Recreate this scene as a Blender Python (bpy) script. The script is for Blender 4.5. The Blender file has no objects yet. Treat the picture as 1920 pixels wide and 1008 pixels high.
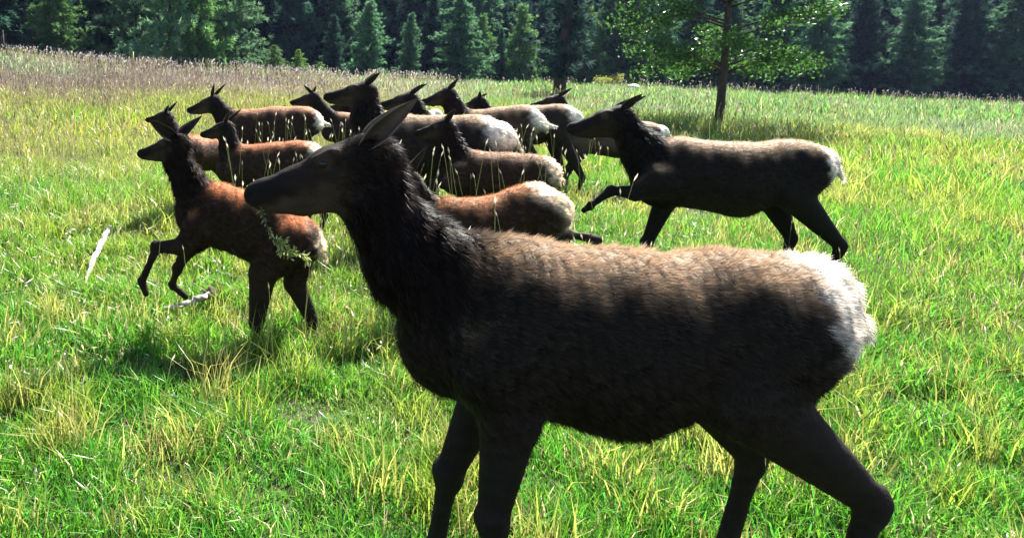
import bpy, math, random
import numpy as np
from mathutils import Vector, Matrix

rng = np.random.default_rng(11)
random.seed(11)
scn = bpy.context.scene
COL = scn.collection

# ------------------------------------------------------------------ camera
# the picture uses the upper left of the frame: principal point at (600, 297) of 1920 x 1008
FPX = 1287.0
CAM_H = 1.9
PITCH = math.radians(6.0)
ROLL = math.radians(1.0)
cam = bpy.data.cameras.new('camera')
cam.sensor_width = 36.0
cam.lens = 36.0 * FPX / 1920.0
cam.shift_x = (960 - 600) / 1920.0
cam.shift_y = -(504 - 297) / 1920.0
cam.clip_start = 0.05
cam.clip_end = 2000.0
camo = bpy.data.objects.new('camera', cam)
COL.objects.link(camo)
f_ = Vector((0, math.cos(PITCH), -math.sin(PITCH)))
u0 = Vector((0, math.sin(PITCH), math.cos(PITCH)))
r0 = Vector((1, 0, 0))
r_ = r0 * math.cos(ROLL) - u0 * math.sin(ROLL) * -1.0
u_ = u0 * math.cos(ROLL) - r0 * math.sin(ROLL)
camo.matrix_world = Matrix(((r_.x, u_.x, -f_.x, 0), (r_.y, u_.y, -f_.y, 0), (r_.z, u_.z, -f_.z, CAM_H), (0, 0, 0, 1)))
scn.camera = camo


def W(px, py, Y):
    """world point seen at a photograph pixel, on the plane Y metres ahead"""
    d = f_ + r_ * ((px - 600) / FPX) - u_ * ((py - 297) / FPX)
    k = Y / d.y
    return np.array((d.x * k, Y, CAM_H + d.z * k))


# ------------------------------------------------------------------ light
SUN_AZ = math.radians(33)      # to the right of straight ahead
SUN_EL = math.radians(50)
world = bpy.data.worlds.new('World')
scn.world = world
world.use_nodes = True
nt = world.node_tree
sky = nt.nodes.new('ShaderNodeTexSky')
sky.sky_type = 'NISHITA'
sky.sun_disc = False
sky.sun_elevation = SUN_EL
sky.sun_rotation = SUN_AZ
nt.links.new(sky.outputs[0], nt.nodes['Background'].inputs[0])
nt.nodes['Background'].inputs[1].default_value = 0.05
sun = bpy.data.lights.new('sun', 'SUN')
sun.energy = 5.0
sun.angle = math.radians(0.5)
sun.color = (1.0, 0.96, 0.88)
suno = bpy.data.objects.new('sun', sun)
COL.objects.link(suno)
to_sun = Vector((math.sin(SUN_AZ) * math.cos(SUN_EL), math.cos(SUN_AZ) * math.cos(SUN_EL), math.sin(SUN_EL)))
suno.rotation_euler = (-to_sun).to_track_quat('-Z', 'Y').to_euler()
scn.view_settings.view_transform = 'Standard'
scn.view_settings.look = 'None'
scn.view_settings.gamma = 1.0
scn.view_settings.exposure = 2.25
scn.render.engine = 'CYCLES'
scn.cycles.max_bounces = 6
scn.cycles.diffuse_bounces = 3
scn.cycles.transparent_max_bounces = 4
scn.cycles.use_denoising = True

# ------------------------------------------------------------------ helpers


def mesh_np(name, V, faces, mat, parent=None, cols=None, smooth=False):
    """one mesh object from numpy arrays; faces is a list of (n, k) index arrays"""
    me = bpy.data.meshes.new(name)
    V = np.asarray(V, dtype=np.float32)
    me.vertices.add(len(V))
    me.vertices.foreach_set('co', V.ravel())
    loops = np.concatenate([f.ravel() for f in faces]).astype(np.int32)
    sizes = np.concatenate([np.full(len(f), f.shape[1], np.int32) for f in faces])
    starts = np.concatenate([[0], np.cumsum(sizes)[:-1]]).astype(np.int32)
    me.loops.add(len(loops))
    me.loops.foreach_set('vertex_index', loops)
    me.polygons.add(len(sizes))
    me.polygons.foreach_set('loop_start', starts)
    me.polygons.foreach_set('loop_total', sizes)
    if smooth:
        me.polygons.foreach_set('use_smooth', np.ones(len(sizes), dtype=bool))
    if cols is not None:
        at = me.color_attributes.new('Col', 'FLOAT_COLOR', 'POINT')
        c = np.ones((len(V), 4), np.float32)
        c[:, :3] = cols
        at.data.foreach_set('color', c.ravel())
    me.update(calc_edges=True)
    me.validate()
    if mat is not None:
        me.materials.append(mat)
    o = bpy.data.objects.new(name, me)
    COL.objects.link(o)
    if parent is not None:
        o.parent = parent
    return o


def empty(name, loc=(0, 0, 0)):
    o = bpy.data.objects.new(name, None)
    o.empty_display_size = 0.2
    COL.objects.link(o)
    o.location = [float(q) for q in loc]
    return o


def tag(o, label=None, cat=None, group=None, kind=None):
    if label:
        o['label'] = label
    if cat:
        o['category'] = cat
    if group:
        o['group'] = group
    if kind:
        o['kind'] = kind
    return o


def new_mat(name):
    m = bpy.data.materials.new(name)
    m.use_nodes = True
    m.node_tree.nodes.clear()
    return m, m.node_tree.nodes, m.node_tree.links


def leaf_material(name, trans=0.35, rough=0.55, attr=True, color=(0.06, 0.1, 0.03), vary=0.25, gloss=0.15):
    """foliage: diffuse + translucent + thin gloss, tinted by the vertex colour and per object"""
    m, N, L = new_mat(name)
    out = N.new('ShaderNodeOutputMaterial')
    if attr:
        a = N.new('ShaderNodeAttribute')
        a.attribute_name = 'Col'
        base = a.outputs['Color']
    else:
        a = N.new('ShaderNodeRGB')
        a.outputs[0].default_value = (*color, 1)
        base = a.outputs[0]
    oi = N.new('ShaderNodeObjectInfo')
    hsv = N.new('ShaderNodeHueSaturation')
    mr = N.new('ShaderNodeMapRange')
    mr.inputs['To Min'].default_value = 1 - vary
    mr.inputs['To Max'].default_value = 1 + vary
    L.new(oi.outputs['Random'], mr.inputs['Value'])
    L.new(mr.outputs[0], hsv.inputs['Value'])
    L.new(base, hsv.inputs['Color'])
    d = N.new('ShaderNodeBsdfPrincipled')
    d.inputs['Roughness'].default_value = rough
    d.inputs['Specular IOR Level'].default_value = gloss
    t = N.new('ShaderNodeBsdfTranslucent')
    L.new(hsv.outputs[0], d.inputs['Base Color'])
    L.new(hsv.outputs[0], t.inputs['Color'])
    mx = N.new('ShaderNodeMixShader')
    mx.inputs[0].default_value = trans
    L.new(d.outputs[0], mx.inputs[1])
    L.new(t.outputs[0], mx.inputs[2])
    L.new(mx.outputs[0], out.inputs[0])
    return m


def solid_material(name, c1, c2, scale=8.0, rough=0.8, bump=0.3, attr=False, spec=0.3, detail=6, stretch=(1, 1, 1)):
    m, N, L = new_mat(name)
    out = N.new('ShaderNodeOutputMaterial')
    b = N.new('ShaderNodeBsdfPrincipled')
    b.inputs['Roughness'].default_value = rough
    b.inputs['Specular IOR Level'].default_value = spec
    tc = N.new('ShaderNodeTexCoord')
    mp = N.new('ShaderNodeMapping')
    mp.inputs['Scale'].default_value = stretch
    no = N.new('ShaderNodeTexNoise')
    no.inputs['Scale'].default_value = scale
    no.inputs['Detail'].default_value = detail
    L.new(tc.outputs['Object'], mp.inputs[0])
    L.new(mp.outputs[0], no.inputs['Vector'])
    cr = N.new('ShaderNodeValToRGB')
    cr.color_ramp.elements[0].position = 0.35
    cr.color_ramp.elements[1].position = 0.68
    cr.color_ramp.elements[0].color = (*c1, 1)
    cr.color_ramp.elements[1].color = (*c2, 1)
    L.new(no.outputs[0], cr.inputs[0])
    if attr:
        a = N.new('ShaderNodeAttribute')
        a.attribute_name = 'Col'
        mu = N.new('ShaderNodeMix')
        mu.data_type = 'RGBA'
        mu.blend_type = 'MULTIPLY'
        mu.inputs[0].default_value = 1.0
        L.new(a.outputs['Color'], mu.inputs[6])
        L.new(cr.outputs[0], mu.inputs[7])
        L.new(mu.outputs[2], b.inputs['Base Color'])
    else:
        L.new(cr.outputs[0], b.inputs['Base Color'])
    if bump:
        bp = N.new('ShaderNodeBump')
        bp.inputs['Strength'].default_value = bump
        bp.inputs['Distance'].default_value = 0.02
        L.new(no.outputs[0], bp.inputs['Height'])
        L.new(bp.outputs[0], b.inputs['Normal'])
    L.new(b.outputs[0], out.inputs[0])
    return m


def nrm(v):
    v = np.asarray(v, dtype=float)
    return v / (np.linalg.norm(v) + 1e-12)


def sstep(a, b, x):
    t = np.clip((x - a) / (b - a), 0, 1)
    return t * t * (3 - 2 * t)


M_ground = solid_material('ground_soil', (0.016, 0.018, 0.009), (0.045, 0.045, 0.020), scale=1.3, rough=0.95, bump=0.6)
M_hill = solid_material('hill_floor', (0.015, 0.025, 0.012), (0.03, 0.04, 0.018), scale=0.3, rough=0.95, bump=0.5)
M_grass = leaf_material('grass_blades', trans=0.5, rough=0.35, gloss=0.5, vary=0.0)
M_conifer = leaf_material('conifer_needles', trans=0.4, rough=0.7, gloss=0.04, vary=0.35)
M_leaf = leaf_material('broad_leaves', trans=0.5, rough=0.4, gloss=0.12, vary=0.1)
M_bark = solid_material('bark', (0.035, 0.025, 0.02), (0.09, 0.07, 0.055), scale=14, rough=0.9, bump=0.8, stretch=(1, 1, 0.2))
M_deadwood = solid_material('bleached_wood', (0.24, 0.22, 0.20), (0.55, 0.52, 0.49), scale=18, rough=0.8, bump=0.6, stretch=(1, 1, 0.15))
M_rock = solid_material('pale_rock', (0.4, 0.4, 0.42), (0.65, 0.65, 0.66), scale=5, rough=0.9, bump=0.8)
M_debris = solid_material('dark_debris', (0.03, 0.022, 0.016), (0.10, 0.075, 0.05), scale=20, rough=0.9, bump=0.6)
M_coat = solid_material('elk_coat', (0.75, 0.75, 0.75), (1.2, 1.2, 1.2), scale=30, rough=0.75, bump=0.35, attr=True, spec=0.15, stretch=(0.35, 1, 1))
M_fur = leaf_material('elk_fur', trans=0.3, rough=0.45, gloss=0.06, vary=0.0)
M_eye = solid_material('elk_eye', (0.008, 0.006, 0.005), (0.015, 0.01, 0.008), rough=0.08, bump=0.0, spec=0.35)

# ------------------------------------------------------------------ terrain


def terrain(x, y):
    x = np.asarray(x, float)
    y = np.asarray(y, float)
    z = 0.018 * np.clip(y, -5, 12)
    far = np.clip(y - 12, 0, None)
    z = z + far * 0.048 * sstep(12, 30, y)
    z = z - (0.061 * np.minimum(x, 0) + 0.022 * np.maximum(x, 0)) * sstep(10, 45, y)
    z = z + 0.03 * np.sin(x * 1.3 + 0.5) * np.cos(y * 1.1) * sstep(0, 4, y) + 0.05 * np.sin(x * 0.4 + y * 0.31)
    edge = 84 + 5 * np.sin(x * 0.06)
    up = np.clip(y - edge, 0, None)
    z = z + up * 0.34 * sstep(0, 30, up)
    return z


def build_ground():
    ys = np.concatenate([np.linspace(-6, 14, 90), np.linspace(14.4, 90, 110), np.linspace(91, 420, 60)])
    xs = np.concatenate([np.linspace(-420, -61, 20), np.linspace(-60, -13, 50), np.linspace(-12, 14, 110), np.linspace(14.8, 130, 100), np.linspace(134, 520, 20)])
    X, Y = np.meshgrid(xs, ys)
    V = np.stack([X, Y, terrain(X, Y)], -1).reshape(-1, 3)
    ny, nx = X.shape
    i = (np.arange(ny - 1)[:, None] * nx + np.arange(nx - 1)[None]).ravel()
    F = np.stack([i, i + 1, i + 1 + nx, i + nx], -1)
    o = mesh_np('meadow_ground', V, [F], M_ground, smooth=True)
    o.data.materials.append(M_hill)
    cy = V[F].mean(1)[:, 1]
    o.data.polygons.foreach_set('material_index', (cy > 88).astype(np.int32))
    tag(o, 'gently rising meadow ground below the forested hill', None, None, 'structure')


build_ground()

# ------------------------------------------------------------------ grass


def noise2(x, y, s, seed=0):
    r = np.random.default_rng(seed)
    v = 0
    for i in range(14):
        t = r.uniform(0, 6.28)
        f = r.uniform(0.8, 2.6)
        w = 0.5 * np.sin((x * math.sin(t + 1) - y * math.cos(t + 1)) / s * 0.6 + t) * 2.0
        v = v + np.sin((x * math.cos(t) + y * math.sin(t)) / s * f * 1.3 + r.uniform(0, 6.28) + w)
    return np.clip(v / 14 * 2.4, -1, 1)


def wedge(n, d0, d1, a0=-29, a1=50, power=2.0):
    d = (rng.uniform(d0 ** power, d1 ** power, n)) ** (1 / power)
    a = np.radians(rng.uniform(a0, a1, n))
    return d * np.sin(a), d * np.cos(a)


def blade_mesh(x, y, h, w, lean, cols, bend=0.5, segs=2, lift=0.0):
    n = len(x)
    z = terrain(x, y) - 0.01 + lift
    th = rng.uniform(0, 2 * np.pi, n)
    ld = rng.uniform(0, 2 * np.pi, n)
    side = np.stack([np.cos(th), np.sin(th), np.zeros(n)], -1) * (w / 2)[:, None]
    b = np.stack([x, y, z], -1)
    ldir = np.stack([np.cos(ld), np.sin(ld), np.zeros(n)], -1)
    upz = np.array([0, 0, 1.0])
    mid = b + upz * (h * 0.55)[:, None] + ldir * (h * lean * 0.35)[:, None]
    tip = b + upz * (h * (1 - 0.25 * np.abs(lean)))[:, None] + ldir * (h * lean)[:, None]
    V = np.stack([b - side, b + side, mid - side * 0.8, mid + side * 0.8, tip], 1)
    i = np.arange(n)[:, None] * 5
    Q = i + np.array([[0, 1, 3, 2]])
    T = i + np.array([[2, 3, 4]])
    c = np.repeat(cols[:, None, :], 5, 1)
    c[:, :2] *= 0.85
    return V.reshape(-1, 3), Q, T, c.reshape(-1, 3)


def join(parts):
    Vs, Qs, Ts, Cs = [], [], [], []
    off = 0
    for V, Q, T, C in parts:
        Vs.append(V)
        if Q is not None and len(Q):
            Qs.append(Q + off)
        if T is not None and len(T):
            Ts.append(T + off)
        Cs.append(C)
        off += len(V)
    faces = []
    if Qs:
        faces.append(np.concatenate(Qs))
    if Ts:
        faces.append(np.concatenate(Ts))
    return np.concatenate(Vs), faces, np.concatenate(Cs)


def lerp(a, b, t):
    return np.asarray(a) * (1 - t[:, None]) + np.asarray(b) * t[:, None]


GREEN = np.array((0.165, 0.33, 0.026))
LUSH = np.array((0.060, 0.30, 0.035))
YELL = np.array((0.36, 0.37, 0.045))
STRAW = np.array((0.52, 0.43, 0.24))
PURP = np.array((0.38, 0.33, 0.30))


def grass_cols(x, y, dist):
    n = len(x)
    az = np.arctan2(x, y)
    g = lerp(GREEN, LUSH, rng.uniform(0, 1, n))
    # right hand and near ground lush, middle left golden, far heads purplish
    left = 1 - sstep(-0.05, 0.25, az)
    nz = noise2(x, y, 2.2, 3)
    gold = (0.25 * sstep(4.5, 8, dist) + 0.6 * sstep(11, 19, dist)) * (1 - sstep(31, 38, dist)) * (0.35 + 0.65 * left)
    gold = np.clip(gold + 0.3 * nz * (dist > 3.5), 0, 0.95) * (rng.uniform(0, 1, n) < 0.8)
    g = g * (1 - gold[:, None]) + YELL * gold[:, None]
    thatch = np.clip(0.9 * noise2(x, y, 0.8, 17) - 0.4, 0, 0.5) * (dist < 14) * (rng.uniform(0, 1, n) < 0.6)
    g = g * (1 - thatch[:, None]) + np.array((0.36, 0.30, 0.14)) * thatch[:, None]
    dn = dist + 5 * noise2(x, y, 6, 44)
    brown = 0.92 * sstep(26, 31, dn) * (1 - sstep(42, 48, dn)) * (0.2 + 0.8 * (1 - sstep(-0.2, 0.1, az)))
    brown = np.maximum(brown, 0.35 * (noise2(x, y, 3, 9) > 0.45) * (dist > 14) * (dist < 30) * left)
    g = g * (1 - brown[:, None]) + np.array((0.19, 0.145, 0.12)) * brown[:, None]
    pur = 0.8 * sstep(42, 50, dn + 14 * sstep(-0.35, 0.0, az)) * (1 - 0.75 * sstep(0.04, 0.3, az)) + 0.25 * np.clip(noise2(x, y, 5, 5), 0, 1) * (dist > 24) * (az > -0.1)
    pur = np.clip(pur, 0, 0.9) * (rng.uniform(0, 1, n) < 0.85)
    g = g * (1 - pur[:, None]) + PURP * pur[:, None]
    st = rng.uniform(0, 1, n) < (0.06 + 0.05 * (noise2(x, y, 0.5, 8) > 0.5))
    g[st] = STRAW * rng.uniform(0.7, 1.3, (st.sum(), 1))
    g = g * rng.uniform(0.5, 1.45, (n, 1))
    return g


def build_grass():
    parts = []
    for (n, d0, d1, h0, h1, w, lean) in ((75000, 1.0, 4.5, 0.04, 0.19, 0.007, 0.55), (125000, 4.5, 9, 0.05, 0.27, 0.012, 0.5),
                                         (90000, 9, 18, 0.10, 0.36, 0.012, 0.4), (75000, 18, 40, 0.16, 0.5, 0.025, 0.35), (70000, 40, 92, 0.2, 0.6, 0.06, 0.3)):
        x, y = wedge(n, d0, d1)
        keep = y > 0.5
        x, y = x[keep], y[keep]
        n = len(x)
        d = np.hypot(x, y)
        clump = np.clip(0.8 + 0.5 * noise2(x, y, 0.2 if d1 < 10 else 1.2, 21), 0.3, 1.5)
        h = rng.uniform(h0, h1, n) * clump
        parts.append(blade_mesh(x, y, h, w * rng.uniform(0.6, 1.4, n), rng.uniform(0.1, 1, n) * lean * 2, grass_cols(x, y, d)))
    # rank tufts of taller, yellower grass
    for (nt, d0, d1, nb, h0, h1, w, sp) in ((170, 2.6, 6.5, 60, 0.16, 0.40, 0.007, 0.07), (420, 6.5, 14, 45, 0.18, 0.46, 0.010, 0.11), (700, 14, 32, 26, 0.25, 0.6, 0.02, 0.2)):
        cx, cy = wedge(nt, d0, d1, power=1.7)
        ci = np.repeat(np.arange(nt), nb)
        x = cx[ci] + rng.normal(0, sp, len(ci))
        y = cy[ci] + rng.normal(0, sp, len(ci))
        tone = rng.uniform(0, 1, nt)[ci]
        col = lerp((0.26, 0.36, 0.04), (0.42, 0.38, 0.12), tone) * rng.uniform(0.55, 1.35, (len(ci), 1))
        h = rng.uniform(h0, h1, len(ci)) * rng.uniform(0.6, 1.1, nt)[ci]
        parts.append(blade_mesh(x, y, h, w * rng.uniform(0.6, 1.4, len(ci)), rng.uniform(0.1, 0.9, len(ci)), col))
    V, F, C = join(parts)
    o = mesh_np('meadow_grass', V, F, M_grass, cols=C)
    tag(o, 'green and golden meadow grass covering the whole clearing', 'grass', None, 'stuff')

    # seed-head stalks: thin stem and a fat pale head
    parts = []
    for (n, d0, d1, h0, h1, sw, hl, hw, col) in ((130, 2.9, 4.4, 0.5, 0.9, 0.003, 0.045, 0.008, (0.55, 0.5, 0.32)),
                                                (950, 4.6, 9.6, 0.60, 1.32, 0.0024, 0.06, 0.013, (0.66, 0.60, 0.45)),
                                                (700, 4.5, 9.0, 0.35, 0.7, 0.004, 0.055, 0.010, (0.55, 0.48, 0.32)),
                                                (3000, 9, 18, 0.35, 0.75, 0.006, 0.07, 0.018, (0.46, 0.40, 0.24)),
                                                (10000, 15, 42, 0.45, 0.9, 0.012, 0.15, 0.04, (0.38, 0.33, 0.16)),
                                                (17000, 38, 92, 0.4, 0.85, 0.03, 0.20, 0.085, (0.48, 0.42, 0.40))):
        x, y = wedge(n, d0, d1)
        if h1 > 1.2:
            a_ = np.arctan2(x, y)
            k = (a_ > math.atan((430 - 600) / FPX)) & (a_ < math.atan((1190 - 600) / FPX))
            x, y = x[k], y[k]
            n = len(x)
        elif d0 > 8:
            k = rng.uniform(0, 1, n) < np.clip(0.65 + 0.7 * noise2(x, y, 4.5, 31) - 0.8 * sstep(0.0, 0.3, np.arctan2(x, y)), 0.05, 1)
            x, y = x[k], y[k]
            n = len(x)
        elif d0 < 5:
            k = rng.uniform(0, 1, n) < np.where(x > -0.2, 1.0, 0.12)
            x, y = x[k], y[k]
            n = len(x)
        h = rng.uniform(h0, h1, n)
        lean = rng.uniform(-0.25, 0.25, (n, 2))
        b = np.stack([x, y, terrain(x, y)], -1)
        t = b + np.stack([lean[:, 0] * h, lean[:, 1] * h, h], -1)
        e = t + np.stack([lean[:, 0] * hl * 2, lean[:, 1] * hl * 2, np.full(n, hl)], -1)
        m_ = (t + e) / 2
        s = np.array([1.0, 0, 0])
        q = np.array([0, 1.0, 0])
        V = np.stack([b - s * sw / 2, b + s * sw / 2, t + s * sw / 2, t - s * sw / 2,
                      t, m_ + s * hw / 2, e, m_ - s * hw / 2, m_ + q * hw / 2, m_ - q * hw / 2], 1)
        i = np.arange(n)[:, None] * 10
        Q = np.concatenate([i + np.array([[0, 1, 2, 3]]), i + np.array([[4, 5, 6, 7]]), i + np.array([[4, 8, 6, 9]])])
        c = np.zeros((n, 10, 3))
        c[:, :4] = (0.09, 0.11, 0.04) if d0 < 8 else (0.2, 0.2, 0.08)  # near stems coloured darker to carry the shade around them
        c[:, 4:] = np.array(col) * rng.uniform(0.7, 1.35, (n, 1, 1))
        if d0 > 10:      # a belt of mauve-brown seed heads across the left and middle of the meadow
            ds_ = np.hypot(x, y) + 4 * noise2(x, y, 6, 44)
            mv = (sstep(25, 31, ds_) * (1 - sstep(44, 52, ds_)) * (1 - sstep(-0.1, 0.12, np.arctan2(x, y))))[:, None, None]
            c[:, :4] = c[:, :4] * (1 - mv) + np.array((0.16, 0.12, 0.10)) * mv
            c[:, 4:] = c[:, 4:] * (1 - mv) + np.array((0.25, 0.19, 0.17)) * rng.uniform(0.7, 1.3, (n, 1, 1)) * mv
        parts.append((V.reshape(-1, 3), Q, None, c.reshape(-1, 3)))
    V, F, C = join(parts)
    o = mesh_np('seed_stalks', V, F, M_grass, cols=C)
    tag(o, 'thin upright grass stalks with pale seed heads across the meadow', 'grass', None, 'stuff')

    # dry bits and white flowers low in grass; extra flecks imitate blade glints
    parts = []
    n = 7000
    x, y = wedge(n, 4.2, 13, a0=-29, a1=30, power=1.6)
    z = terrain(x, y) + rng.uniform(0.03, 0.16, n)
    d = np.hypot(x, y)
    s = rng.uniform(0.008, 0.024, n) * (0.6 + d / 14)
    a = rng.normal(0, 1, (n, 3))
    a[:, 2] *= 0.5
    a /= np.linalg.norm(a, axis=1)[:, None]
    b = np.cross(a, rng.normal(0, 1, (n, 3)))
    b /= np.linalg.norm(b, axis=1)[:, None]
    c0 = np.stack([x, y, z], -1)
    a = a * (s * rng.uniform(0.6, 2.6, n))[:, None]
    b = b * (s * rng.uniform(0.15, 0.5, n))[:, None]
    V = np.stack([c0 - a, c0 + b, c0 + a, c0 - b], 1)
    Q = np.arange(n)[:, None] * 4 + np.array([[0, 1, 2, 3]])
    col = np.where((rng.uniform(0, 1, n) < 0.45)[:, None], np.array([[0.75, 0.72, 0.68]]), np.array([[0.5, 0.4, 0.3]]))
    parts.append((V.reshape(-1, 3), Q, None, np.repeat(col, 4, 0)))
    # low broad-leaved weeds
    n = 5200
    cx, cy = wedge(650, 3.4, 12, power=1.7)
    ci = rng.integers(0, 650, n)
    th = rng.uniform(0, 6.28, n)
    L = rng.uniform(0.04, 0.10, n)
    d3 = np.stack([np.cos(th), np.sin(th), rng.uniform(0.3, 1.4, n)], -1)
    d3 /= np.linalg.norm(d3, axis=1)[:, None]
    sd = np.stack([-np.sin(th), np.cos(th), np.zeros(n)], -1) * (L * 0.2)[:, None]
    p0 = np.stack([cx[ci], cy[ci], terrain(cx[ci], cy[ci]) + 0.01], -1)
    mid = p0 + d3 * (L * 0.55)[:, None]
    tip = p0 + d3 * L[:, None] - np.array((0, 0, 0.25)) * L[:, None]
    V = np.stack([p0, mid + sd, tip, mid - sd], 1)
    Q = np.arange(n)[:, None] * 4 + np.array([[0, 1, 2, 3]])
    wc = np.array((0.07, 0.20, 0.045)) * rng.uniform(0.6, 1.5, (650, 1))[ci]
    parts.append((V.reshape(-1, 3), Q, None, np.repeat(wc, 4, 0)))
    V, F, C = join(parts)
    o = mesh_np('leaf_litter_and_glints', V, F, M_grass, cols=C)
    tag(o, 'pale dry leaves, straw bits, painted glint flecks and low weeds scattered in the grass', 'litter', None, 'stuff')


build_grass()

# ------------------------------------------------------------------ trees


def tube(pts, rad, k=8):
    pts = np.asarray(pts, float)
    V, Q = [], []
    for i, p in enumerate(pts):
        t = nrm(pts[min(i + 1, len(pts) - 1)] - pts[max(i - 1, 0)])
        a = nrm(np.cross(t, (0.3, 1, 0.1)))
        b = np.cross(t, a)
        for j in range(k):
            q = 2 * math.pi * j / k
            V.append(p + (a * math.cos(q) + b * math.sin(q)) * rad[i])
    for i in range(len(pts) - 1):
        for j in range(k):
            Q.append((i * k + j, i * k + (j + 1) % k, (i + 1) * k + (j + 1) % k, (i + 1) * k + j))
    n = len(V)
    V.append(pts[0])
    V.append(pts[-1])
    T = [(n, (j + 1) % k, j) for j in range(k)] + [(n + 1, (len(pts) - 1) * k + j, (len(pts) - 1) * k + (j + 1) % k) for j in range(k)]
    return np.array(V), np.array(Q), np.array(T)


def tubes(specs):
    parts = []
    for pts, rad, k in specs:
        V, Q, T = tube(pts, rad, k)
        parts.append((V, Q, T, np.zeros((len(V), 3))))
    V, F, C = join(parts)
    return V, F


def conifer_meshes(seed, H, R, low, col, dens=1.0, airy=0.0, girth=1.0):
    """trunk and crown meshes of one conifer, base at the origin"""
    r = np.random.default_rng(seed)
    tr = tubes([([(0, 0, -0.3), (0.02 * H * r.normal() * 0.3, 0, H * 0.4), (0, 0.0, H * 0.98)], (H * 0.016 * girth, H * 0.012 * girth, 0.01), 8)])
    pts, dirs, size, shade = [], [], [], []
    z = low * H
    while z < H * 0.99:
        q = (z - low * H) / (H - low * H)
        prof = (1 - q) ** 0.62 * (0.75 + 0.25 * min(1, q * 5)) + 0.03
        nb = int(r.integers(4, 8) * dens)
        for k in range(max(4, nb)):
            a = r.uniform(0, 6.283)
            L = R * prof * r.uniform(0.4, 1.4) * (1 + 0.22 * math.sin(a * 2 + z * 1.9) + 0.15 * math.sin(z * 4.1))
            if r.uniform() < airy:
                continue
            droop = r.uniform(-0.15, 0.35)
            base = np.array((0, 0, z + r.uniform(-0.1, 0.1) * H * 0.05))
            d = np.array((math.cos(a), math.sin(a), -droop))
            ns = max(3, int(L / (0.028 * H)))
            for s in range(ns):
                t = (s + 0.6 + r.uniform(-0.3, 0.3)) / ns
                if t < 0.15:
                    continue
                p = base + d * (L * t) + np.array((0, 0, 0.25 * L * t * t * r.uniform(0.2, 1)))
                for e in range(5):
                    v = d * r.uniform(0.5, 1) + r.normal(0, 0.55, 3) * (1, 1, 0.6)
                    pts.append(p + r.normal(0, 0.009 * H, 3))
                    dirs.append(v / np.linalg.norm(v))
                    size.append(H * 0.036 * r.uniform(0.6, 1.3) * (0.6 + 0.6 * prof))
                    shade.append(r.uniform(0.7, 1.35))
        z += H * 0.024 * r.uniform(0.8, 1.2)
    P = np.array(pts)
    D = np.array(dirs)
    S = np.array(size)[:, None]
    n = len(P)
    B = np.cross(D, r.normal(0, 1, (n, 3)))
    B /= np.linalg.norm(B, axis=1)[:, None]
    # each spray: three narrow needles fans
    Vs = []
    for fan in (-0.55, 0.0, 0.55):
        dd = D * math.cos(fan) + B * math.sin(fan)
        bb = B * math.cos(fan) - D * math.sin(fan)
        Vs += [P - bb * S * 0.17, P + bb * S * 0.17, P + dd * S * 1.25]
    V = np.stack(Vs, 1).reshape(-1, 3)
    T = np.arange(n * 3)[:, None] * 3 + np.array([[0, 1, 2]])
    C = np.repeat(np.array(col)[None] * np.array(shade)[:, None], 9, 0)
    return tr, (V, [T], C)


PROTO = []  # needle colours also carry shade for the deep wood, sunlight for the front
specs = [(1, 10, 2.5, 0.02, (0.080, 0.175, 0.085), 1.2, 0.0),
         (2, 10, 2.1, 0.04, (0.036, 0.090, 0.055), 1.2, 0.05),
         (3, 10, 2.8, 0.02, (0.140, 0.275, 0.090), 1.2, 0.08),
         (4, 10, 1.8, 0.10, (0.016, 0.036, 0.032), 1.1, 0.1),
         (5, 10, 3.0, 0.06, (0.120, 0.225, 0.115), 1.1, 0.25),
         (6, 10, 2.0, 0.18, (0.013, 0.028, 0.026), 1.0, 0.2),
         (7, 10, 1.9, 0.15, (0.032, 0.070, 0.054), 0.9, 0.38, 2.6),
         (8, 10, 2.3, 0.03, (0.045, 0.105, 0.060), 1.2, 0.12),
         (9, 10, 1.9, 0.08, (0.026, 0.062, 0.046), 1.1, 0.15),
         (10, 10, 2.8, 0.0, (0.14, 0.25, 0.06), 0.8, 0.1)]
for sp in specs:
    (tv, tf), (cv, cf, cc) = conifer_meshes(*sp)
    to = mesh_np('trunk', tv, tf, M_bark, smooth=True)
    co = mesh_np('crown', cv, cf, M_conifer, cols=cc)
    PROTO.append((to.data, co.data))
    bpy.data.objects.remove(to)
    bpy.data.objects.remove(co)


def conifer(name, kind, X, Y, H, wide, label, group, rot=None, lean=0.0):
    e = empty(name, (X, Y, float(terrain(X, Y)) - 0.05))
    e.scale = (H / 10 * wide, H / 10 * wide, H / 10)
    e.rotation_euler = (0, lean, random.uniform(0, 6.28) if rot is None else rot)
    if lean:
        e.rotation_euler = (0, lean, 0)
    for nm, me in zip(('trunk', 'crown'), PROTO[kind]):
        o = bpy.data.objects.new(nm, me)
        COL.objects.link(o)
        o.parent = e
    tag(e, label, 'tree', group)
    return e


def gx(px, Y):
    return (px - 600) / FPX * Y


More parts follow.
